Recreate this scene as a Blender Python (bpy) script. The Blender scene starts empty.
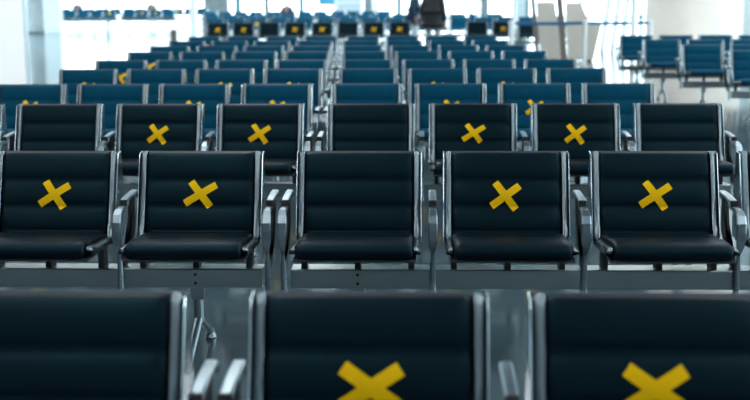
import bpy, bmesh, math, random
from mathutils import Vector, Matrix
random.seed(7)
S = bpy.context.scene
COL = S.collection
PI = math.pi

# ------------------------------------------------------------------ camera
F = 1213.0
HC = 1.47
PITCH = math.atan(206 / F)
YAW = 0.036
ROLL = -0.0045
cam_d = bpy.data.cameras.new('camera')
cam = bpy.data.objects.new('camera', cam_d)
COL.objects.link(cam)
S.camera = cam
cam_d.sensor_width = 36
cam_d.lens = 36 * F / 750
R = Matrix.Rotation(YAW, 3, 'Z') @ Matrix.Rotation(PI / 2 - PITCH, 3, 'X') @ Matrix.Rotation(ROLL, 3, 'Z')
cam.matrix_world = Matrix.Translation((0, 0, HC)) @ R.to_4x4()
cam_d.clip_end = 500
cam_d.dof.use_dof = True
cam_d.dof.focus_distance = 5.0
cam_d.dof.aperture_fstop = 2.8


def P(px, depth, z):
    """world point seen in photo column px, at a distance and a height"""
    xc = (px - 375) / F * depth
    # world z = HC + R[2] . (xc, yc, -depth)
    yc = (z - HC - R[2][0] * xc + R[2][2] * depth) / R[2][1]
    return Vector((0, 0, HC)) + R @ Vector((xc, yc, -depth))


# ------------------------------------------------------------------ materials
def mat(name, col, rough=0.5, metal=0.0, spec=0.5, coat=0.0, tint=None, noise=None, bump=None, emit=None):
    m = bpy.data.materials.new(name)
    m.use_nodes = True
    nt = m.node_tree
    b = nt.nodes['Principled BSDF']
    b.inputs['Base Color'].default_value = (*col, 1)
    b.inputs['Roughness'].default_value = rough
    b.inputs['Metallic'].default_value = metal
    b.inputs['Specular IOR Level'].default_value = spec
    b.inputs['Coat Weight'].default_value = coat
    if tint:
        b.inputs['Specular Tint'].default_value = (*tint, 1)
    if noise or bump:
        tc = nt.nodes.new('ShaderNodeTexCoord')
    if noise:
        sc, c2, lo, hi = noise
        n = nt.nodes.new('ShaderNodeTexNoise')
        n.inputs['Scale'].default_value = sc
        n.inputs['Detail'].default_value = 4
        r = nt.nodes.new('ShaderNodeValToRGB')
        r.color_ramp.elements[0].position = lo
        r.color_ramp.elements[1].position = hi
        r.color_ramp.elements[0].color = (*col, 1)
        r.color_ramp.elements[1].color = (*c2, 1)
        nt.links.new(tc.outputs['Object'], n.inputs['Vector'])
        nt.links.new(n.outputs['Fac'], r.inputs['Fac'])
        nt.links.new(r.outputs['Color'], b.inputs['Base Color'])
    if bump:
        sc, st, dist = bump
        n = nt.nodes.new('ShaderNodeTexNoise')
        n.inputs['Scale'].default_value = sc
        n.inputs['Detail'].default_value = 3
        bp = nt.nodes.new('ShaderNodeBump')
        bp.inputs['Strength'].default_value = st
        bp.inputs['Distance'].default_value = dist
        nt.links.new(tc.outputs['Object'], n.inputs['Vector'])
        nt.links.new(n.outputs['Fac'], bp.inputs['Height'])
        nt.links.new(bp.outputs['Normal'], b.inputs['Normal'])
    if emit:
        b.inputs['Emission Color'].default_value = (*emit[0], 1)
        b.inputs['Emission Strength'].default_value = emit[1]
    return m


M = {}
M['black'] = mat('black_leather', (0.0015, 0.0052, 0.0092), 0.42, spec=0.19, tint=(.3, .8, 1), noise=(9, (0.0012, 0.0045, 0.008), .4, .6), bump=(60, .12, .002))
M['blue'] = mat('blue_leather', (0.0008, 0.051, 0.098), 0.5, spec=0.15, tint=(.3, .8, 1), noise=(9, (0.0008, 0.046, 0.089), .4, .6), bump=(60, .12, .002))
M['alu'] = mat('satin_aluminium', (0.20, 0.245, 0.27), 0.27, metal=1.0, bump=(25, .05, .002))
M['plate'] = mat('mirror_polished_plate', (0.66, 0.78, 0.83), 0.16, metal=1.0, bump=(12, .04, .002))
M['arm'] = mat('polished_aluminium', (0.26, 0.32, 0.355), 0.3, metal=1.0, bump=(25, .05, .002))
M['chrome'] = mat('chrome', (0.72, 0.78, 0.80), 0.12, metal=1.0)
M['shell'] = mat('grey_shell', (0.035, 0.046, 0.052), 0.5, spec=.2, bump=(120, .1, .001))
M['beam'] = mat('brushed_steel_beam', (0.28, 0.33, 0.335), 0.28, metal=1.0, noise=(3, (0.26, 0.31, 0.315), .4, .6))
M['rubber'] = mat('black_rubber', (0.012, 0.014, 0.016), 0.6)
M['tape'] = mat('yellow_tape', (0.86, 0.52, 0.002), 0.6, spec=0.08, noise=(14, (0.80, 0.475, 0.002), .4, .65))
M['white'] = mat('white_paint', (0.86, 0.89, 0.90), 0.4, noise=(1.2, (0.82, 0.86, 0.87), .4, .6))
M['ceiling'] = mat('ceiling_grey', (0.42, 0.47, 0.50), 0.7, noise=(1, (0.38, 0.43, 0.46), .4, .6))
M['wall'] = mat('pale_wall', (0.62, 0.66, 0.68), 0.6, noise=(1, (0.57, 0.62, 0.65), .4, .6))
M['darkwall'] = mat('darkened_wall', (0.13, 0.12, 0.115), 0.6, noise=(1.2, (0.10, 0.094, 0.09), .4, .6))  # dark tone chosen to dim reflections in the seat rails
M['concrete'] = mat('grey_concrete', (0.25, 0.275, 0.28), 0.5, noise=(2.5, (0.19, 0.215, 0.22), .35, .65))
M['beige'] = mat('beige_cladding', (0.80, 0.75, 0.67), 0.45, noise=(1.4, (0.74, 0.69, 0.62), .4, .6))
M['taupe'] = mat('taupe_frame', (0.20, 0.165, 0.14), 0.5, noise=(6, (0.17, 0.14, 0.12), .4, .6))
M['mullion'] = mat('teal_grey_mullion', (0.22, 0.36, 0.41), 0.4, noise=(6, (0.19, 0.32, 0.37), .4, .6))
M['pale_frame'] = mat('pale_frame', (0.68, 0.78, 0.81), 0.4, noise=(6, (0.62, 0.73, 0.76), .4, .6))
M['belt'] = mat('blue_belt', (0.002, 0.12, 0.26), 0.6, noise=(40, (0.002, 0.1, 0.22), .4, .6))
M['skin'] = mat('skin', (0.45, 0.26, 0.19), 0.5, noise=(20, (0.42, 0.24, 0.17), .4, .6))
M['hair'] = mat('dark_hair', (0.012, 0.010, 0.010), 0.45, noise=(60, (0.03, 0.024, 0.02), .4, .6))
M['coat'] = mat('charcoal_coat', (0.022, 0.026, 0.032), 0.75, noise=(14, (0.012, 0.015, 0.02), .4, .6))
M['navy'] = mat('navy_jacket', (0.012, 0.04, 0.085), 0.75, noise=(14, (0.01, 0.03, 0.065), .4, .6))
M['pale_cloth'] = mat('pale_trousers', (0.68, 0.70, 0.70), 0.8, noise=(20, (0.6, 0.62, 0.63), .4, .6))
M['tan'] = mat('tan_jacket', (0.25, 0.19, 0.15), 0.8, noise=(20, (0.21, 0.16, 0.12), .4, .6))
M['shoe'] = mat('dark_shoe', (0.02, 0.02, 0.022), 0.5)
M['bluepanel'] = mat('blue_panel', (0.10, 0.40, 0.55), 0.4, noise=(2, (0.09, 0.36, 0.5), .4, .6))
M['glowface'] = mat('white_face_added_glow', (0.86, 0.89, 0.90), 0.4, emit=((0.93, 0.98, 1.0), 0.17))  # emission added to whiten the left panel
M['lamp'] = mat('added_lamp_face', (0.8, 0.8, 0.8), 0.5, emit=((0.93, 0.98, 1.0), 6.5))  # glow of the strip lights added over the seating


def glass():
    m = bpy.data.materials.new('window_glass')
    m.use_nodes = True
    nt = m.node_tree
    nt.nodes.remove(nt.nodes['Principled BSDF'])
    o = nt.nodes['Material Output']
    t = nt.nodes.new('ShaderNodeBsdfTransparent')
    t.inputs['Color'].default_value = (0.93, 0.97, 0.98, 1)
    g = nt.nodes.new('ShaderNodeBsdfGlossy')
    g.inputs['Roughness'].default_value = 0.02
    fr = nt.nodes.new('ShaderNodeFresnel')
    fr.inputs['IOR'].default_value = 1.25
    mx = nt.nodes.new('ShaderNodeMixShader')
    nt.links.new(fr.outputs['Fac'], mx.inputs['Fac'])
    nt.links.new(t.outputs['BSDF'], mx.inputs[1])
    nt.links.new(g.outputs['BSDF'], mx.inputs[2])
    nt.links.new(mx.outputs['Shader'], o.inputs['Surface'])
    return m


M['glass'] = glass()


def frosted():
    m = mat('frosted_glass', (0.88, 0.93, 0.94), 0.3, noise=(0.8, (0.84, 0.90, 0.915), .4, .6))
    nt = m.node_tree
    b = nt.nodes['Principled BSDF']
    t = nt.nodes.new('ShaderNodeBsdfTranslucent')
    t.inputs['Color'].default_value = (0.93, 0.97, 0.98, 1)
    mx = nt.nodes.new('ShaderNodeMixShader')
    mx.inputs['Fac'].default_value = 0.6
    nt.links.new(b.outputs['BSDF'], mx.inputs[1])
    nt.links.new(t.outputs['BSDF'], mx.inputs[2])
    nt.links.new(mx.outputs['Shader'], nt.nodes['Material Output'].inputs['Surface'])
    return m


M['frost'] = frosted()


def floor_mat():
    m = mat('polished_terrazzo', (0.2, 0.2, 0.2), 0.07, spec=0.5)
    nt = m.node_tree
    b = nt.nodes['Principled BSDF']
    b.inputs['IOR'].default_value = 1.75
    tc = nt.nodes.new('ShaderNodeTexCoord')
    v = nt.nodes.new('ShaderNodeTexVoronoi')
    v.inputs['Scale'].default_value = 130
    n = nt.nodes.new('ShaderNodeTexNoise')
    n.inputs['Scale'].default_value = 210
    n.inputs['Detail'].default_value = 3
    r = nt.nodes.new('ShaderNodeValToRGB')
    r.color_ramp.elements[0].position = 0.33
    r.color_ramp.elements[0].color = (0.025, 0.045, 0.056, 1)
    r.color_ramp.elements[1].position = 0.72
    r.color_ramp.elements[1].color = (0.085, 0.13, 0.15, 1)
    nt.links.new(tc.outputs['Object'], n.inputs['Vector'])
    nt.links.new(n.outputs['Fac'], r.inputs['Fac'])
    r2 = nt.nodes.new('ShaderNodeValToRGB')
    r2.color_ramp.elements[0].position = 0.0
    r2.color_ramp.elements[0].color = (1, 1, 1, 1)
    r2.color_ramp.elements[1].position = 0.06
    r2.color_ramp.elements[1].color = (0, 0, 0, 1)
    nt.links.new(tc.outputs['Object'], v.inputs['Vector'])
    nt.links.new(v.outputs['Distance'], r2.inputs['Fac'])
    mx = nt.nodes.new('ShaderNodeMix')
    mx.data_type = 'RGBA'
    mx.inputs['B'].default_value = (0.2, 0.26, 0.28, 1)
    nt.links.new(r2.outputs['Color'], mx.inputs['Factor'])
    nt.links.new(r.outputs['Color'], mx.inputs['A'])
    nt.links.new(mx.outputs['Result'], b.inputs['Base Color'])
    # gentle polish unevenness
    n2 = nt.nodes.new('ShaderNodeTexNoise')
    n2.inputs['Scale'].default_value = 1.3
    mr = nt.nodes.new('ShaderNodeMapRange')
    mr.inputs['To Min'].default_value = 0.08
    mr.inputs['To Max'].default_value = 0.15
    nt.links.new(tc.outputs['Object'], n2.inputs['Vector'])
    nt.links.new(n2.outputs['Fac'], mr.inputs['Value'])
    nt.links.new(mr.outputs['Result'], b.inputs['Roughness'])
    return m


M['floor'] = floor_mat()

# ------------------------------------------------------------------ mesh helpers


def mesh(name, verts, faces, m, parent=None, smooth=False, bevel=0, loc=None, rotz=0):
    me = bpy.data.meshes.new(name)
    me.from_pydata([tuple(v) for v in verts], [], faces)
    bm = bmesh.new()
    bm.from_mesh(me)
    bmesh.ops.remove_doubles(bm, verts=bm.verts, dist=1e-6)
    bmesh.ops.recalc_face_normals(bm, faces=bm.faces)
    bm.to_mesh(me)
    bm.free()
    me.materials.append(m)
    if smooth:
        for p in me.polygons:
            p.use_smooth = True
    o = bpy.data.objects.new(name, me)
    COL.objects.link(o)
    if parent:
        o.parent = parent
    if bevel:
        md = o.modifiers.new('bevel', 'BEVEL')
        md.width = bevel
        md.segments = 2
        md.limit_method = 'ANGLE'
        md.angle_limit = math.radians(40)
    if loc:
        o.location = loc
    o.rotation_euler.z = rotz
    return o


class MB:
    def __init__(self):
        self.v = []
        self.f = []

    def add(self, vs, fs):
        n = len(self.v)
        self.v += [tuple(p) for p in vs]
        self.f += [tuple(i + n for i in f) for f in fs]
        return self

    def box(self, x0, x1, y0, y1, z0, z1):
        return self.add([(x, y, z) for x in (x0, x1) for y in (y0, y1) for z in (z0, z1)],
                        [(0, 1, 3, 2), (4, 6, 7, 5), (0, 4, 5, 1), (2, 3, 7, 6), (0, 2, 6, 4), (1, 5, 7, 3)])

    def prism_yz(self, poly, x0, x1):
        n = len(poly)
        return self.add([(x0, y, z) for y, z in poly] + [(x1, y, z) for y, z in poly],
                        [tuple(range(n)), tuple(range(2 * n - 1, n - 1, -1))] +
                        [(i, (i + 1) % n, n + (i + 1) % n, n + i) for i in range(n)])

    def prism_xz(self, poly, y0, y1):
        n = len(poly)
        return self.add([(x, y0, z) for x, z in poly] + [(x, y1, z) for x, z in poly],
                        [tuple(range(n)), tuple(range(2 * n - 1, n - 1, -1))] +
                        [(i, (i + 1) % n, n + (i + 1) % n, n + i) for i in range(n)])

    def rings(self, rings, close=True):
        n = len(rings[0])
        fs = []
        for k in range(len(rings) - 1):
            for i in range(n):
                fs.append((k * n + i, k * n + (i + 1) % n, (k + 1) * n + (i + 1) % n, (k + 1) * n + i))
        if close:
            fs.append(tuple(range(n)))
            fs.append(tuple(range(len(rings) * n - 1, (len(rings) - 1) * n - 1, -1)))
        return self.add([p for r in rings for p in r], fs)

    def tube(self, p0, p1, r0, r1=None, n=12):
        r1 = r0 if r1 is None else r1
        p0, p1 = Vector(p0), Vector(p1)
        d = (p1 - p0).normalized()
        a = d.orthogonal().normalized()
        b = d.cross(a)
        rs = []
        for p, r in ((p0, r0), (p1, r1)):
            rs.append([p + r * (math.cos(t) * a + math.sin(t) * b) for t in [2 * PI * i / n for i in range(n)]])
        return self.rings(rs)

    def lathe(self, prof, n=32, cx=0, cy=0):
        rs = [[(cx + r * math.cos(2 * PI * i / n), cy + r * math.sin(2 * PI * i / n), z) for i in range(n)] for r, z in prof]
        return self.rings(rs)

    def build(self, name, m, parent=None, **k):
        return mesh(name, self.v, self.f, m, parent, **k)


def tag(o, label=None, cat=None, group=None, kind=None):
    if label:
        o['label'] = label
    if cat:
        o['category'] = cat
    if group:
        o['group'] = group
    if kind:
        o['kind'] = kind
    return o


def empty(name, loc, rz=0):
    o = bpy.data.objects.new(name, None)
    o.empty_display_size = 0.2
    COL.objects.link(o)
    o.location = loc
    o.rotation_euler.z = rz
    return o


KIDS = {}


def kids(o):
    return list(o.children)


def copy_tree(o, parent=None, skip=()):
    c = o.copy()
    COL.objects.link(c)
    c.parent = parent
    if parent is not None:
        c.matrix_parent_inverse = Matrix.Identity(4)
    for ch in kids(o):
        if ch not in skip:
            copy_tree(ch, c, skip)
    return c


# ------------------------------------------------------------------ beam seating
def lerp(a, b, t):
    return (a[0] + (b[0] - a[0]) * t, a[1] + (b[1] - a[1]) * t)


A_, B_, C_ = (0.0, 0.824), (-0.10, 0.512), (-0.43, 0.538)


def profile():
    """surface points (y, z, normal_y, normal_z, bulge) from behind the top edge to under the front edge"""
    pts = [(0.024, 0.808), (0.02, 0.822), (0.010, 0.828)]
    bul = [0, 0, 0]
    fr = [0, .345, .675, 1.0]
    for k in range(3):
        for i in range(9):
            u = i / 8
            if i == 0 and k > 0:
                continue
            pts.append(lerp(A_, B_, fr[k] + (fr[k + 1] - fr[k]) * u))
            bul.append(0.011 * math.sqrt(max(0, math.sin(PI * u))))
    fs = [0, .48, 1.0]
    for k in range(2):
        for i in range(1, 9):
            u = i / 8
            pts.append(lerp(B_, C_, fs[k] + (fs[k + 1] - fs[k]) * u))
            bul.append(0.009 * math.sqrt(max(0, math.sin(PI * u))))
    for p in [(-0.447, 0.533), (-0.459, 0.521), (-0.464, 0.506), (-0.462, 0.491), (-0.452, 0.480)]:
        pts.append(p)
        bul.append(0.002)
    out = []
    for i, p in enumerate(pts):
        a = pts[max(0, i - 1)]
        b = pts[min(len(pts) - 1, i + 1)]
        d = Vector((b[0] - a[0], b[1] - a[1])).normalized()
        n = Vector((d.y, -d.x))        # towards the sitter
        if i < 3:
            n = Vector((0.2, 1)).normalized() if i == 2 else n
        out.append((p[0], p[1], n.x, n.y, bul[i]))
    return out


PROF = profile()


def pad_mesh(name, m, parent):
    hw = 0.221
    xs = [-1, -.985, -.955, -.90, -.8, -.5, 0, .5, .8, .90, .955, .985, 1]
    rings = []
    for x in xs:
        d = (1 - abs(x)) * hw
        drop = 0.013 * (1 - math.sqrt(max(0, 1 - (max(0, 0.02 - d) / 0.02) ** 2)))
        ef = min(1, d / 0.035) ** 0.5
        ring = []
        for (y, z, ny, nz, b) in PROF:
            o = b * ef - drop
            ring.append(((hw + b * 0.35) * x, y + ny * o, z + nz * o))
        back = []
        for (y, z, ny, nz, b) in reversed(PROF[2:-1]):
            t = -0.024 + drop * 0.6
            back.append((hw * x, y + ny * t, z + nz * t))
        rings.append(ring + back)
    mb = MB().rings(rings)
    return mb.build(name, m, parent, smooth=True)


def back_pos(x, a, off=0.0015):
    """point on the backrest surface: a metres below the top edge (A_)"""
    L = math.dist(A_, B_)
    t = a / L
    fr = [0, .345, .675, 1.0]
    b = 0
    for k in range(3):
        if fr[k] <= t <= fr[k + 1]:
            b = 0.011 * math.sqrt(max(0, math.sin(PI * (t - fr[k]) / (fr[k + 1] - fr[k]))))
    y, z = lerp(A_, B_, t)
    d = Vector((B_[0] - A_[0], B_[1] - A_[1])).normalized()
    n = Vector((d.y, -d.x))
    o = b + off
    return (x, y + n.x * o, z + n.y * o)


def cross_mesh(name, cx, ca, l1, l2, w, a1, a2):
    mb = MB()
    for k, (l, ang) in enumerate(((l1, a1), (l2, a2))):
        c, s = math.cos(math.radians(ang)), math.sin(math.radians(ang))
        n, mW = 14, 4
        g = []
        for i in range(n + 1):
            u = -l / 2 + l * i / n
            row = []
            for j in range(mW + 1):
                v = -w / 2 + w * j / mW
                dx = u * c - v * s
                da = -(u * s + v * c)
                row.append(back_pos(cx + dx, ca + da, 0.0022 + 0.0007 * k))
            g.append(row)
        vs = [p for r in g for p in r]
        q = mW + 1
        fs = [(i * q + j, i * q + j + 1, (i + 1) * q + j + 1, (i + 1) * q + j) for i in range(n) for j in range(mW)]
        mb.add(vs, fs)
        # a little thickness
    o = mb.build(name, M['tape'], None)
    md = o.modifiers.new('thick', 'SOLIDIFY')
    md.thickness = 0.0012
    md.offset = 0
    return o


def frame_mesh(name, m, parent):
    mb = MB()
    path = [(0.020, 0.826), (0.004, 0.829)] + [lerp(A_, B_, t) for t in (0.04, .3, .6, .88)] + \
           [(-0.102, 0.532), (-0.122, 0.514)] + [lerp(B_, C_, t) for t in (.2, .5, .8, .97)] + [(-0.447, 0.530), (-0.455, 0.516)]
    for s in (-1, 1):
        rings = []
        for i, p in enumerate(path):
            a = path[max(0, i - 1)]
            b = path[min(len(path) - 1, i + 1)]
            d = Vector((b[0] - a[0], b[1] - a[1])).normalized()
            n = Vector((d.y, -d.x))
            hi, lo = (0.007, -0.030) if i < 7 else (-0.014, -0.044)
            x0, x1 = s * 0.2245, s * 0.252
            w = x1 - x0
            prof = [(0, lo), (0, hi - .003), (.12, hi)] + [(.12 + .88 * math.sin(t), hi - .026 * (1 - math.cos(t))) for t in (PI / 10, PI / 5, .3 * PI, .4 * PI, PI / 2)] + [(1, lo)]
            ring = [(x0 + w * a_, p[0] + n.x * b_, p[1] + n.y * b_) for a_, b_ in prof]
            rings.append(ring)
        mb.rings(rings)
    # cross tube low behind the pad joins both rails
    mb.box(-0.23, 0.23, -0.03, -0.012, 0.64, 0.66)
    return mb.build(name, m, parent, smooth=True)


def strap(mb, path, widths, th, x=0):
    rings = []
    for i, p in enumerate(path):
        a = path[max(0, i - 1)]
        b = path[min(len(path) - 1, i + 1)]
        d = Vector((b[0] - a[0], b[1] - a[1])).normalized()
        n = Vector((d.y, -d.x))
        w = widths[i] / 2
        h = th / 2
        rings.append([(x - w, p[0] - n.x * h, p[1] - n.y * h), (x - w, p[0] + n.x * h * .5, p[1] + n.y * h * .5),
                      (x - w * .72, p[0] + n.x * h, p[1] + n.y * h), (x + w * .72, p[0] + n.x * h, p[1] + n.y * h),
                      (x + w, p[0] + n.x * h * .5, p[1] + n.y * h * .5), (x + w, p[0] - n.x * h, p[1] - n.y * h)])
    mb.rings(rings)


PITCH_X = 0.6
END = 1.2265
ARM_X = [-END + 0.031, -0.6, 0, 0.6, END - 0.031]


def armrest(parent, x):
    mb = MB()
    # top strap beside the backrest
    strap(mb, [(0.105, 0.625), (0.100, 0.645), (0.075, 0.655), (0.02, 0.655), (-0.06, 0.651), (-0.125, 0.645)], [.022, .026, .030, .031, .031, .029], 0.015)
    # front hoop that bends down to the beam
    strap(mb, [(-0.06, 0.632), (-0.12, 0.620), (-0.17, 0.624), (-0.212, 0.621), (-0.240, 0.606), (-0.252, 0.580), (-0.255, 0.545), (-0.254, 0.515),
               (-0.248, 0.490), (-0.238, 0.470), (-0.226, 0.455), (-0.222, 0.435), (-0.221, 0.41)],
          [.018, .022, .026, .031, .036, .038, .038, .036, .030, .018, .014, .014, .014], 0.016)
    # fixing post on the front of the beam
    mb.lathe([(0.0, .425), (.0115, .423), (.0125, .352), (.0105, .351), (.0105, .347), (.0125, .346), (.0125, .306), (.015, .299), (.015, .290), (0.0, .289)], 14, 0, -0.217)
    o = mb.build('armrest', M['arm'], parent, bevel=0.0025)
    o.location.x = x
    cb = MB().box(-.015, .015, -.138, -.122, .626, .653)
    cb.build('end_cap', M['rubber'], o, bevel=0.004)
    # mounting plate where the arm meets the seat backs
    pb = MB().prism_yz([(-.02, .645), (.05, .645), (.055, .58), (.045, .50), (-.03, .44), (-.16, .42), (-.16, .385), (-.12, .385), (-.06, .50)], -.006, .006)
    pb.build('mounting_plate', M['shell'], o, bevel=0.003)
    return o


def leg(parent, x):
    mb = MB()
    y = -0.16
    mb.box(-.028, .028, y - .02, y + .04, .25, .31)
    mb.tube((0, y + .01, .30), (0, y + .01, .15), .020, n=14)
    for s in (-1, 1):
        mb.tube((0, y + .01, .165), (0, y + .01 + s * .27, .035), .017, .013, n=12)
    o = mb.build('leg', M['arm'], parent, bevel=0.002)
    o.location.x = x
    for s in (-1, 1):
        g = MB().lathe([(0, 0), (.022, 0), (.024, .012), (.016, .03), (.016, .045), (0, .047)], 14)
        go = g.build('glide', M['alu'], o, smooth=False)
        go.location = (0, y + .01 + s * .265, 0)
    return o


def make_bench(upholstery):
    root = empty('airport_bench', (0, 0, 0))
    bm = MB()
    bm.box(-1.17, 1.17, -.206, -.105, .305, .384)
    b = bm.build('beam', M['beam'], root, bevel=0.004)
    for sx in (-0.9, 0.9):
        for z in (.362, .326):
            t = MB().tube((sx, -.2055, z), (sx, -.2095, z), .0065, n=10).build('bolt', M['rubber'], b)
    for sx in (-0.9, 0.9):
        leg(root, sx)
    for x in ARM_X:
        armrest(root, x)
    for i in range(4):
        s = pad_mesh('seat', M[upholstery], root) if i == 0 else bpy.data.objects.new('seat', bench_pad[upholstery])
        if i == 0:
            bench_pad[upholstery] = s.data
        else:
            COL.objects.link(s)
            s.parent = root
        s.location.x = (i - 1.5) * PITCH_X
        if not proto:
            fr = frame_mesh('seat_frame', M['alu'], s)
            sh = MB().prism_yz([(.020, .808), (.022, .827), (.034, .831), (.046, .827), (.060, .60), (.052, .48), (-.03, .468), (-.068, .505)], -.2515, .2515)
            sh = sh.build('back_shell', M['shell'], s, bevel=0.003)
            sp = []
            for sx in (-1, 1):
                q = MB().prism_yz([(-.010, .806), (.0, .826), (.048, .829), (.066, .60), (.056, .476), (-.03, .462), (-.112, .50)], sx * .2525, sx * .2565)
                sp.append(q.build('side_plate', M['plate'], s, bevel=.0015))
            pn = MB().box(-.235, .235, -.448, -.06, .466, .476)
            for bx in (-.215, 0, .215):
                pn.box(bx - .012, bx + .012, -.19, -.12, .378, .470)
            pn = pn.build('seat_pan', M['shell'], s, bevel=0.002)
            proto.extend([fr, sh, pn] + sp)
        else:
            for p in proto:
                if p.parent is s:
                    continue
                c = p.copy()
                COL.objects.link(c)
                c.parent = s
    return root


bench_pad = {}
proto = []
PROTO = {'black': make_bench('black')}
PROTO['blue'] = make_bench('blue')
ALL = []
CROSSES = [cross_mesh('tape_cross', 0, .173, .146, .136, .030, 33, -55),
           cross_mesh('tape_cross', .004, .170, .150, .132, .030, 31, -52),
           cross_mesh('tape_cross', -.004, .176, .142, .138, .030, 36, -53),
           cross_mesh('tape_cross', 0.006, .190, .150, .150, .033, 33, -35)]
used = set()


def place_bench(kind, loc, crosses, label, group, xk=None, dx=0):
    src = PROTO[kind]
    r = copy_tree(src)
    r.location = (loc[0], loc[1], 0)
    tag(r, label, 'bench', group)
    seats = sorted([c for c in r.children if c.name.startswith('seat')], key=lambda o: o.location.x)
    for i, s in enumerate(seats):
        if crosses[i] == 'X':
            k = random.randrange(3) if xk is None else xk
            c = CROSSES[k].copy()
            COL.objects.link(c)
            c.parent = s
    return r


# depth of every row (distance along the view) and the photo column of its middle seam
ROWS = [(2.62, 218), (4.99, 280), (7.16, 315.5), (8.76, 322), (10.55, 330.5), (12.0, 334.5), (13.75, 336), (15.3, 337), (16.97, 338), (18.66, 342)]
ORD = ['front row', 'second row', 'third row', 'fourth row', 'fifth row', 'sixth row', 'seventh row', 'eighth row', 'ninth row', 'tenth row']
for k, (dep, jx) in enumerate(ROWS):
    p = P(jx, dep, .83)
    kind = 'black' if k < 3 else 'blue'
    left = 'XnXX' if k else 'XnXn'
    right = 'nXXn' if k else 'XXXn'
    if k == 0:
        right = 'XXnX'
    fr = ' from the front' if k else ' nearest the camera'
    place_bench(kind, (p.x - END, p.y), left,
                f'{kind} four-seat metal bench in the {ORD[k]}{fr}, left of the middle seam', 'benches left of the middle seam', xk=3 if k == 0 else None)
    place_bench(kind, (p.x + END, p.y), right,
                f'{kind} four-seat metal bench in the {ORD[k]}{fr}, right of the middle seam', 'benches right of the middle seam', xk=3 if k == 0 else None)
    if k >= 6:
        q = p.x + (4.35, 4.24, 4.17, 4.17)[k - 6]
        nm = ['first', 'second', 'third', 'fourth'][k - 6]
        place_bench('blue', (q + END, p.y), 'nnnn',
                    f'blue four-seat bench across the aisle beside the {ORD[k]}, {nm} of its block', 'benches across the aisle by the beige column')
# the black row across the far end
p = P(307, 28.2, .83)
for i, (c0, pat, lab) in enumerate([(256.5, 'XXnX', 'black bench in the far crosswise row, at its end beside the white pillar'),
                                    (361, 'XnXX', 'black bench in the far crosswise row, just left of the standing person in charcoal'),
                                    (516, 'nXnn', 'black bench in the far crosswise row, behind the belt barrier posts')]):
    p = P(c0, 28.2, .83)
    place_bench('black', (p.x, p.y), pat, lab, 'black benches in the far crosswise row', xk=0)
# blue rows beyond it
far = [(33.5, [(247, 'XnXn'), (337, 'nXnn'), (427, 'nnnn'), (517, 'nnnn')]), (39.5, [(239, 'nXnX'), (315, 'Xnnn'), (391, 'nnnn'), (467, 'nnnn')]), (47.0, [(233, 'nXnn'), (297, 'nnnX'), (361, 'nnnn')])]
rn = ['row just behind the far black row', 'second row behind the far black row', 'third row behind the far black row']
sn = ['leftmost', 'second from left', 'third from left', 'rightmost']
for k, (dep, L) in enumerate(far):
    for i, (c0, pat) in enumerate(L):
        p = P(c0, dep, .83)
        w = sn[i] if not (len(L) == 3 and i == 2) else 'rightmost'
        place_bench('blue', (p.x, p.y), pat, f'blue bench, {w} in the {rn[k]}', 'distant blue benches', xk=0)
for j, (dep, L) in enumerate([(54.5, [(90, 'nnnX'), (149, 'nXXn')]), (60.0, [(83, 'nnnn'), (134, 'nXnX'), (184, 'nXnn')])]):
    for i, (c0, pat) in enumerate(L):
        p = P(c0, dep, .83)
        w = ['left', 'right'][i] if j == 0 else ['leftmost', 'middle', 'rightmost'][i]
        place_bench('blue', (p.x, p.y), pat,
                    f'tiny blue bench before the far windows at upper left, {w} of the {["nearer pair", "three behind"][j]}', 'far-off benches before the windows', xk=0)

for r in PROTO.values():
    for c in list(r.children):
        for g in list(c.children):
            bpy.data.objects.remove(g)
        bpy.data.objects.remove(c)
    bpy.data.objects.remove(r)
for c in CROSSES:
    bpy.data.objects.remove(c)

# ------------------------------------------------------------------ hall
X0, X1, Y0, Y1, H = -27.0, 19.0, -9.0, 75.0, 7.0
tag(MB().box(X0 - .3, X1 + .3, Y0 - .3, Y1 + .3, -.2, 0).build('floor', M['floor']), kind='structure')
for n, (a, b) in enumerate([(Y0, 30.0), (70.0, Y1)]):
    tag(MB().box(X0, X1, a, b, H, H + .3).build('ceiling', M['ceiling']), kind='structure')
n = 0
for a, b in [(30.0, 70.0)]:  # unseen skylight added to light the far floor and columns
    tag(MB().box(X0, X1, a, b, H + .12, H + .14).build('window_%d' % (10 + n), M['glass']), kind='structure')
    n += 1
    y = a
    k = 0
    mb = MB()
    while y < b - .5:
        mb.box(X0, X1, y - .06, y + .06, H - .1, H + .2)
        y += 3.0
    for k in range(1, 12):
        x = X0 + (X1 - X0) * k / 12
        mb.box(x - .05, x + .05, a, b, H - .06, H + .18)
    tag(mb.build('trim_%d' % (20 + n), M['pale_frame']), kind='structure')
tag(MB().box(X0, X1, Y0 - .3, Y0, 0, H).build('wall_back', M['wall']), kind='structure')
tag(MB().box(X0 - .3, X0, Y0, 34, 0, H).build('wall_left', M['darkwall']), kind='structure')  # unseen wall, lengthened and darkened to dim the left rails
tag(MB().box(X1, X1 + .3, Y0, 0, 0, H).build('wall_right', M['wall']), kind='structure')


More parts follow.
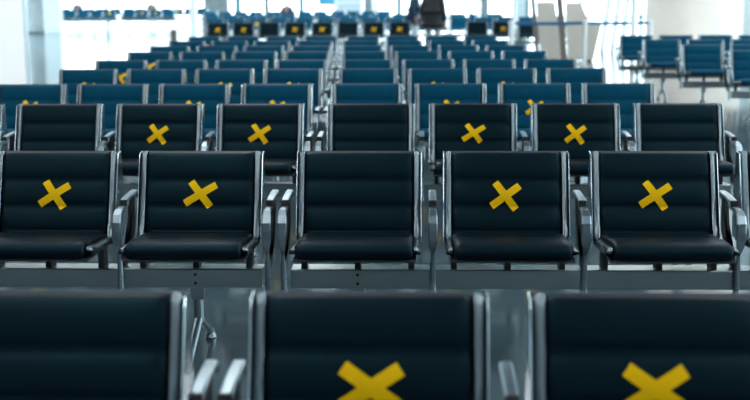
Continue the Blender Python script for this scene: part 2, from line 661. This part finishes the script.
def glazed(name, p0, p1, mulls, wid, m, rail=True, zs=(0.0, H)):
    """glass wall with mullions: positions along it in metres"""
    p0, p1 = Vector(p0), Vector(p1)
    d = p1 - p0
    L = d.length
    ang = math.atan2(d.y, d.x)
    mb = MB().box(0, L, -.01, .01, zs[0] + .1, zs[1])
    g = tag(mb.build('window_' + name, M['glass'], loc=(p0.x, p0.y, 0), rotz=ang), kind='structure')
    fb = MB()
    fb.box(0, L, -.06, .06, 0, .10)
    for q, w in mulls:
        fb.box(q - w / 2, q + w / 2, -.08, .08, .1, zs[1])
    if rail:
        fb.box(0, L, -.05, .05, 2.6, 2.72)
    fb.build('window_frame', m, g)
    return g


# far wall of glass: mullions at the photo's columns
mull = []
for px, w in [(90, .08), (104, .16), (172, .1), (205, .3), (237, .35), (266, .3), (301, .3), (347, .3), (399, .3), (450, .15), (470, .2), (527, .25), (580, .2), (640, .2), (690, .2)]:
    mull.append((P(px, 74.0, 1).x - X0, w))
glazed('1', (X0, Y1, 0), (X1, Y1, 0), mull, .2, M['mullion'])
glazed('2', (X1, 0.0, 0), (X1, Y1, 0), [(i * 3.0, .12) for i in range(1, 25)], .12, M['pale_frame'])
glazed('3', (X0, 34.0, 0), (X0, Y1, 0), [(i * 3.0, .12) for i in range(1, 14)], .12, M['pale_frame'])


def cyl_col(name, px, dep, r, m, label=None, n=40, top=H):
    p = P(px, dep, 0)
    mb = MB().lathe([(r * 1.04, 0), (r * 1.04, .12), (r, .13), (r, 2.2), (r * .985, 2.205), (r * .985, 2.22), (r, 2.225), (r, top)], n)
    o = mb.build(name, m, loc=(p.x, p.y, 0), smooth=False)
    for pl in o.data.polygons:
        if abs(pl.normal.z) < .5:
            pl.use_smooth = True
    return tag(o, kind='structure')


def box_col(name, px, dep, w, d, m, top=H):
    p = P(px, dep, 0)
    mb = MB().box(-w / 2, w / 2, -d / 2, d / 2, 0, top)
    return tag(mb.build(name, m, loc=(p.x, p.y, 0), bevel=.01), kind='structure')


# wide beige column behind the right-hand block
cyl_col('column', 692, 25.8, 1.0, M['beige'])
box_col('column', 744, 27.5, .22, .3, M['pale_frame'])
cyl_col('column', 37, 48, .36, M['concrete'])
box_col('column', 54, 47.0, .62, .4, M['white'])
box_col('column', 194, 36.0, .17, .2, M['white'])
box_col('column', 217, 66, 1.3, .5, M['concrete'])
box_col('column', 371, 66, .75, .5, M['concrete'])
box_col('column', 484, 40, .26, .3, M['concrete'])
box_col('column', 520, 34, .24, .3, M['pale_frame'])
cyl_col('column', 374, 58, .09, M['white'])
cyl_col('column', 514, 31, .06, M['white'])
cyl_col('column', 632, 23.5, .055, M['white'])
# white partition at the left edge, its face given an added glow
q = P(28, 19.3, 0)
root = empty('added_glow_panel', (q.x - 1.6, q.y, 0))
MB().box(-1.57, 1.57, 0, .10, .05, 3.2).build('glow_face', M['glowface'], root, bevel=.006)
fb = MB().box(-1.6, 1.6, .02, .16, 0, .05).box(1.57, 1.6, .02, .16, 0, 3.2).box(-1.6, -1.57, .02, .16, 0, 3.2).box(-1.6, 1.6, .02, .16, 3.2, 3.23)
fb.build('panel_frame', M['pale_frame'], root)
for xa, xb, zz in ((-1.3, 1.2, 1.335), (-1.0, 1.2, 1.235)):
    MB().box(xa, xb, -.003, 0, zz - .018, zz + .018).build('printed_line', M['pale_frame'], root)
tag(root, 'tall white panel with added glow standing at the left edge beside the grey column', 'light panel')
# slanted pale mullions of the side lounge glazing
p = P(620, 31.0, 0)
for k, px in enumerate((604, 614, 623)):
    p = P(px, 31.0, 0)
    mb = MB().prism_xz([(-.12, 0), (.0, 0), (.28, 2.4), (.16, 2.4)], -.05, .05)
    tag(mb.build('trim_%d' % (k + 1), M['frost'], loc=(p.x, p.y, 0)), kind='structure')
mb = MB().box(P(596, 31.05, 0).x, P(634, 31.05, 0).x, -.03, .03, 1.28, 1.34)
tag(mb.build('trim_4', M['pale_frame'], loc=(0, P(614, 31.05, 0).y, 0)), kind='structure')


# beige display boards
def board(poly_px, dep, label, th=.12):
    pts = []
    base = P(poly_px[0][0], dep, 0)
    for px, z in poly_px:
        w = P(px, dep, z)
        pts.append((w.x - base.x, z))
    root = empty('partition_board', (base.x, base.y, 0))
    MB().prism_xz(pts, -th / 2, th / 2).build('panel', M['beige'], root, bevel=.012)
    xs = [a for a, _ in pts]
    for xx in (min(xs) + .12, max(xs) - .25):
        MB().box(xx - .04, xx + .04, -.25, .25, 0, .03).build('foot', M['taupe'], root, bevel=.004)
    tag(root, label, 'partition', 'beige partition boards behind the belt barrier')
    return root


board([(541, .02), (562, .02), (553.5, 1.29), (535, 1.29)], 26.5, 'narrow beige partition board behind the blue belt, the left one of two')
board([(568, .02), (593, .02), (600, .78), (588, .84), (581, 1.22), (577, 1.27), (564, 1.27)], 26.7, 'wider beige partition board behind the blue belt, with angled top corner')
# taupe leaning posts beside the boards
for (xa, xb, w, lab) in [(538, 531, .09, 'dark taupe leaning post at the left edge of the narrow beige board'), (564.5, 557.5, .13, 'dark taupe leaning post between the two beige boards')]:
    a = P(xa, 26.0, 0)
    b = P(xb, 26.0, 1.5)
    mb = MB().prism_xz([(-w / 2, .03), (w / 2, .03), (b.x - a.x + w / 2, 1.5), (b.x - a.x - w / 2, 1.5)], -.05, .05)
    root = empty('leaning_post', (a.x, a.y, 0))
    mb.build('shaft', M['taupe'], root, bevel=.006)
    MB().box(-.12, .12, -.12, .12, 0, .032).build('base_plate', M['taupe'], root, bevel=.006)
    tag(root, lab, 'post', 'taupe posts of the partition')

# belt barrier: three white posts and two belts
posts = []
for i, (px, dep, lab) in enumerate([(511, 24.3, 'white barrier post at the left end of the blue belt'), (584, 24.3, 'white barrier post in front of the beige boards, middle of three'),
                                    (649, 24.3, 'white barrier post at the right end of the blue belt, beside the beige column')]):
    p = P(px, dep, 0)
    root = empty('barrier_post', (p.x, p.y, 0))
    MB().lathe([(0, 0), (.16, 0), (.165, .012), (.14, .03), (.04, .045), (0, .046)], 24).build('base', M['chrome'], root)
    r = .055 if i == 0 else .04
    MB().lathe([(0, .04), (r, .04), (r, .86), (0, .86)], 18).build('pole', M['white'], root)
    MB().lathe([(0, .858), (r + .008, .858), (r + .008, .915), (r - .005, .93), (0, .93)], 18).build('belt_head', M['white'], root)
    tag(root, lab, 'barrier post', 'posts of the belt barrier')
    posts.append((p, r))
for i in (0, 1):
    (a, ra), (b, rb) = posts[i], posts[i + 1]
    d = b - a
    L = d.length
    n = 16
    vs, fs = [], []
    for k in range(n + 1):
        t = k / n
        x = ra + .012 + (L - ra - rb - .024) * t
        sag = -.012 * math.sin(PI * t)
        for (yy, zz) in ((-.002, .850), (-.002, .915), (.002, .915), (.002, .850)):
            vs.append((x, yy, zz + sag))
    for k in range(n):
        for j in range(4):
            fs.append((k * 4 + j, k * 4 + (j + 1) % 4, k * 4 + 4 + (j + 1) % 4, k * 4 + 4 + j))
    fs += [(0, 1, 2, 3), (n * 4 + 3, n * 4 + 2, n * 4 + 1, n * 4)]
    o = mesh('barrier_belt', vs, fs, M['belt'], loc=(a.x, a.y, 0), rotz=math.atan2(d.y, d.x))
    tag(o, ['blue barrier belt stretched across the front of the beige boards', 'blue barrier belt stretched from the middle white post to the beige column'][i], 'barrier belt', 'blue belts')

# a slim grey bin beyond the left rows
p = P(174.5, 30.0, 0)
root = empty('litter_bin', (p.x, p.y, 0))
MB().lathe([(0, 0), (.085, 0), (.085, .60), (.078, .605), (.078, .615), (0, .615)], 20).build('body', M['taupe'], root)
MB().lathe([(0, .613), (.088, .613), (.088, .65), (.05, .668), (0, .67)], 20).build('lid', M['chrome'], root)
tag(root, 'slim grey litter bin on the floor beyond the far left benches', 'bin')
# far counter frame and blue panel
p = P(349, 62, 0)
root = empty('display_stand', (p.x, p.y, 0))
MB().box(-.62, .62, -.04, .04, .55, 1.5).build('panel', M['wall'], root, bevel=.01)
for s in (-1, 1):
    MB().box(s * .66 - .06, s * .66 + .06, -.07, .07, 0, 1.9).build('upright', M['white'], root, bevel=.01)
MB().box(-.6, .6, -.06, .06, 1.0, 1.08).build('crossbar', M['white'], root, bevel=.01)
MB().box(-.6, .6, -.06, .06, .5, .58).build('crossbar', M['white'], root, bevel=.01)
tag(root, 'pale display stand with white uprights before the far windows', 'display stand')
p = P(327, 63, 0)
root = empty('sign_board', (p.x, p.y, 0))
MB().box(-.42, .42, -.04, .04, .9, 1.9).build('panel', M['bluepanel'], root, bevel=.01)
for s in (-1, 1):
    MB().box(s * .36 - .03, s * .36 + .03, -.03, .03, 0, .9).build('leg', M['white'], root)
tag(root, 'pale blue sign board beside the display stand at the far windows', 'sign')
# pole hung with white globes
p = P(478, 36, 0)
root = empty('globe_pole', (p.x, p.y, 0))
MB().lathe([(0, 0), (.14, 0), (.14, .03), (.03, .05), (.03, 2.3), (0, 2.31)], 16).build('pole', M['mullion'], root)
for k in range(5):
    zc = .80 + k * .245
    g = MB().lathe([(0.001, -.075)] + [(.075 * math.cos(t), .075 * math.sin(t)) for t in [(-80 + 16 * i) * PI / 180 for i in range(11)]] + [(0.001, .075)], 16)
    go = g.build('globe', M['white'], root, smooth=True)
    go.location = (0, -.09, zc)
tag(root, 'dark pole with a column of white globes behind the far black row', 'lamp post')


# ------------------------------------------------------------------ people
def skin(name, chain_pts, edges, m, parent, sub=2):
    me = bpy.data.meshes.new(name)
    me.from_pydata([p for p, r in chain_pts], edges, [])
    me.materials.append(m)
    o = bpy.data.objects.new(name, me)
    COL.objects.link(o)
    o.parent = parent
    md = o.modifiers.new('skin', 'SKIN')
    md.use_smooth_shade = True
    lay = me.skin_vertices[0].data if me.skin_vertices else None
    if lay is None:
        bm = bmesh.new()
        bm.from_mesh(me)
        bm.verts.layers.skin.verify()
        bm.to_mesh(me)
        bm.free()
        lay = me.skin_vertices[0].data
    for i, (p, r) in enumerate(chain_pts):
        rr = r if isinstance(r, tuple) else (r, r)
        lay[i].radius = rr
        lay[i].use_root = (i == 0)
    sd = o.modifiers.new('sub', 'SUBSURF')
    sd.levels = sub
    sd.render_levels = sub
    return o


def person(loc, rz, pose, top, legs, label, hair_long=False, hem=None, hood=None):
    """pose: 'stand' or 'sit'; faces local -y"""
    root = empty('person', loc, rz)
    sit = pose == 'sit'
    hip = .50 if sit else .93
    lean = -.10 if sit else 0
    dz = hip - .93
    J = {}
    J['pelvis'] = (0, 0, hip)
    J['waist'] = (0, .01 + lean * .3, hip + .17)
    J['chest'] = (0, .0 + lean * .8, hip + .36)
    J['neck0'] = (0, .015 + lean * 1.1, hip + .52)
    J['neck'] = (0, 0 + lean * 1.3, hip + .60)
    J['head'] = (0, -.02 + lean * 1.7, hip + .70)
    J['crown'] = (0, -.015 + lean * 1.8, hip + .79)
    pts, ed, ix = [], [], {}

    def add(nm, p, r, par=None):
        ix[nm] = len(pts)
        pts.append((p, r))
        if par:
            ed.append((ix[par], ix[nm]))
    add('pelvis', J['pelvis'], (.135, .10))
    add('waist', J['waist'], (.12, .09), 'pelvis')
    add('chest', J['chest'], (.145, .105), 'waist')
    add('neck0', J['neck0'], (.07, .06), 'chest')
    add('neck', J['neck'], .052, 'neck0')
    add('head', J['head'], (.075, .092), 'neck')
    add('crown', J['crown'], (.07, .085), 'head')
    arm_paths, leg_paths = {}, {}
    for s in (-1, 1):
        t = 'l' if s < 0 else 'r'
        sh = (s * .17, .01 + lean, hip + .47)
        if sit:
            el = (s * .23, -.02 + lean, hip + .20)
            wr = (s * .15, -.27 + lean * .5, hip + .15)
            hd = (s * .12, -.34 + lean * .5, hip + .14)
        else:
            el = (s * .225, .03, hip + .19)
            wr = (s * .232, -.05, hip - .05)
            hd = (s * .23, -.075, hip - .14)
        add('sh' + t, sh, .062, 'chest')
        add('el' + t, el, .045, 'sh' + t)
        add('wr' + t, wr, .028, 'el' + t)
        add('hd' + t, hd, (.040, .02), 'wr' + t)
        arm_paths[t] = (sh, el, wr)
        d = Vector(hd) - Vector(wr)
        d.normalize()
        side = Vector((0, 1, 0)) if not sit else Vector((1, 0, 0))
        for f, (off, ln) in enumerate(((-.026, .070), (-.009, .080), (.009, .075), (.026, .06))):
            b0 = Vector(hd) + side * off
            b1 = b0 + d * ln * .55 + Vector((-s * .006, 0, 0))
            b2 = b1 + d * ln * .45 + Vector((-s * .014, 0, -.004))
            add('f%s%d' % (t, f), tuple(b0 + d * .012), .010, 'hd' + t)
            add('g%s%d' % (t, f), tuple(b1), .009, 'f%s%d' % (t, f))
            add('h%s%d' % (t, f), tuple(b2), .007, 'g%s%d' % (t, f))
        th0 = Vector(wr) + d * .03 - side * .03
        add('t' + t, tuple(th0), .011, 'wr' + t)
        add('u' + t, tuple(th0 + d * .045 - side * .018), .009, 't' + t)
        hp = (s * .095, 0, hip - .04)
        if sit:
            kn = (s * .12, -.42, hip + .0)
            an = (s * .12, -.40, .09)
        else:
            kn = (s * .10, -.015, .50)
            an = (s * .10, .02, .09)
        toe = (an[0], an[1] - .16, .035)
        add('hp' + t, hp, .085, 'pelvis')
        add('kn' + t, kn, .058, 'hp' + t)
        add('an' + t, an, .038, 'kn' + t)
        add('he' + t, (an[0], an[1] - .02, .045), .04, 'an' + t)
        add('to' + t, toe, (.036, .028), 'he' + t)
        leg_paths[t] = (hp, kn, an, toe)
    body = skin('body', pts, ed, M['skin'], root)
    # clothing over the body
    tp = [(J['pelvis'] if not sit else (0, 0, hip + .02), (.165, .125)), (J['waist'], (.15, .115)), (J['chest'], (.172, .13)), ((J['neck0'][0], J['neck0'][1], J['neck0'][2] - .015), (.085, .075))]
    te = [(0, 1), (1, 2), (2, 3)]
    if hem:
        tp += [((0, .01, (hem + hip) / 2), (.235, .20)), ((0, .01, hem), (.245, .21))]
        tp[0] = (J['pelvis'], (.215, .17))
        te += [(0, 4), (4, 5)]
        tp[1] = (J['waist'], (.185, .14))
        tp[2] = (J['chest'], (.20, .145))
    for t in 'lr':
        sh, el, wr = arm_paths[t]
        n = len(tp)
        tp += [(sh, .080), (el, .060), (tuple(Vector(el).lerp(Vector(wr), .95)), .043)]
        te += [(2, n), (n, n + 1), (n + 1, n + 2)]
    skin('jacket', tp, te, M[top], root)
    lp = [(J['pelvis'], (.125, .10))]
    le = []
    for t in 'lr':
        hp, kn, an, toe = leg_paths[t]
        n = len(lp)
        lp += [(hp, .092), (kn, .072), (tuple(Vector(kn).lerp(Vector(an), .96)), .058)]
        le += [(0, n), (n, n + 1), (n + 1, n + 2)]
        sp = [((an[0], an[1] + .035, .042), .045), ((an[0], an[1] - .06, .042), (.045, .04)), ((toe[0], toe[1] - .02, .036), (.042, .032))]
        skin('shoe', sp, [(0, 1), (1, 2)], M['shoe'], root)
    skin('trousers', lp, le, M[legs], root)
    hd, cr = Vector(J['head']), Vector(J['crown'])
    hp_ = [(tuple(cr + Vector((0, .02, .005))), (.09, .098)), (tuple(hd + Vector((0, .045, .03))), (.088, .075)), (tuple(hd + Vector((0, .06, -.05))), (.07, .05))]
    he_ = [(0, 1), (1, 2)]
    if hair_long:
        hp_.append((tuple(hd + Vector((0, .08, -.2))), (.09, .04)))
        he_.append((2, 3))
    if hood:
        hp_ = [(tuple(cr + Vector((0, -.03, .01))), (.115, .135)), (tuple(hd + Vector((0, -.03, .02))), (.118, .14)), (tuple(hd + Vector((0, .02, -.09))), (.10, .09))]
        skin('hood', hp_, [(0, 1), (1, 2)], M[hood], root)
    else:
        skin('hair', hp_, he_, M['hair'], root)
    # face: eyes, nose, mouth
    fy = hd.y - .088
    for s in (-1, 1):
        MB().lathe([(0.0005, -.010), (.009, -.005), (.011, 0), (.009, .005), (.0005, .010)], 10).build('eye', M['hair'], root, loc=(s * .032, fy, hd.z + .025))
    MB().add([(0, fy - .022, hd.z - .02), (-.014, fy, hd.z - .025), (.014, fy, hd.z - .025), (0, fy + .004, hd.z + .02), (0, fy, hd.z - .034)],
             [(0, 1, 3), (0, 3, 2), (0, 4, 1), (0, 2, 4), (1, 4, 2, 3)]).build('nose', M['skin'], root)
    MB().box(-.022, .022, fy - .004, fy + .012, hd.z - .056, hd.z - .048).build('mouth', M['tan'], root)
    for s in (-1, 1):
        MB().box(s * .078 - .008, s * .078 + .008, hd.y - .012, hd.y + .028, hd.z - .025, hd.z + .035).build('ear', M['skin'], root, bevel=.006)
    tag(root, label, 'person')
    return root


p = P(433, 25.5, 0)
person((p.x, p.y, 0), math.radians(165), 'stand', 'coat', 'pale_cloth', 'person standing with back turned in a charcoal coat and pale trousers', hair_long=True, hem=.74)
p = P(415, 30.2, 0)
person((p.x, p.y, 0), math.radians(80), 'stand', 'navy', 'pale_cloth', 'person standing sideways in a navy jacket behind the person in charcoal', hem=.86)
p = P(79, 58.4, 0)
person((p.x, p.y, 0), 0, 'sit', 'navy', 'pale_cloth', 'small far-off person seated on the upper left benches, dark navy hood, pale trousers', hood='navy')
p = P(152, 58.4, 0)
person((p.x, p.y, 0), math.radians(20), 'sit', 'tan', 'pale_cloth', 'small far-off person seated on the upper left benches in a hooded tan jacket', hood='tan')
p = P(288, 46.4, 0)
person((p.x, p.y, 0), math.radians(-10), 'sit', 'navy', 'coat', 'small far-off person seated among the distant blue benches in navy')

# ------------------------------------------------------------------ light
w = bpy.data.worlds.new('world')
S.world = w
w.use_nodes = True
bg = w.node_tree.nodes['Background']
bg.inputs['Color'].default_value = (0.80, 0.96, 1.03, 1)
bg.inputs['Strength'].default_value = 2.5

# unseen strip lights added under the ceiling to brighten the seats
for k, x in enumerate((-11.5, -7.2, -2.3, 4.2, 7.6, 11.5)):
    root = empty('added_strip_light', (x, 11, H - .06))
    MB().box(-.2, .2, -18, 18, .0, .06).build('housing', M['white'], root, bevel=.01)
    MB().box(-.17, .17, -17.9, 17.9, -.006, .0).build('diffuser', M['lamp'], root)
    tag(root, 'added unseen strip light under the ceiling, brightening the seating rows', 'ceiling light', 'added strip lights')

S.view_settings.view_transform = 'Standard'
S.view_settings.look = 'None'
S.view_settings.exposure = 1.5
S.view_settings.gamma = 1.0
S.view_settings.use_curve_mapping = False
S.cycles.max_bounces = 8
S.cycles.transparent_max_bounces = 12
S.cycles.caustics_reflective = False
S.cycles.caustics_refractive = False
S.cycles.sample_clamp_indirect = 4
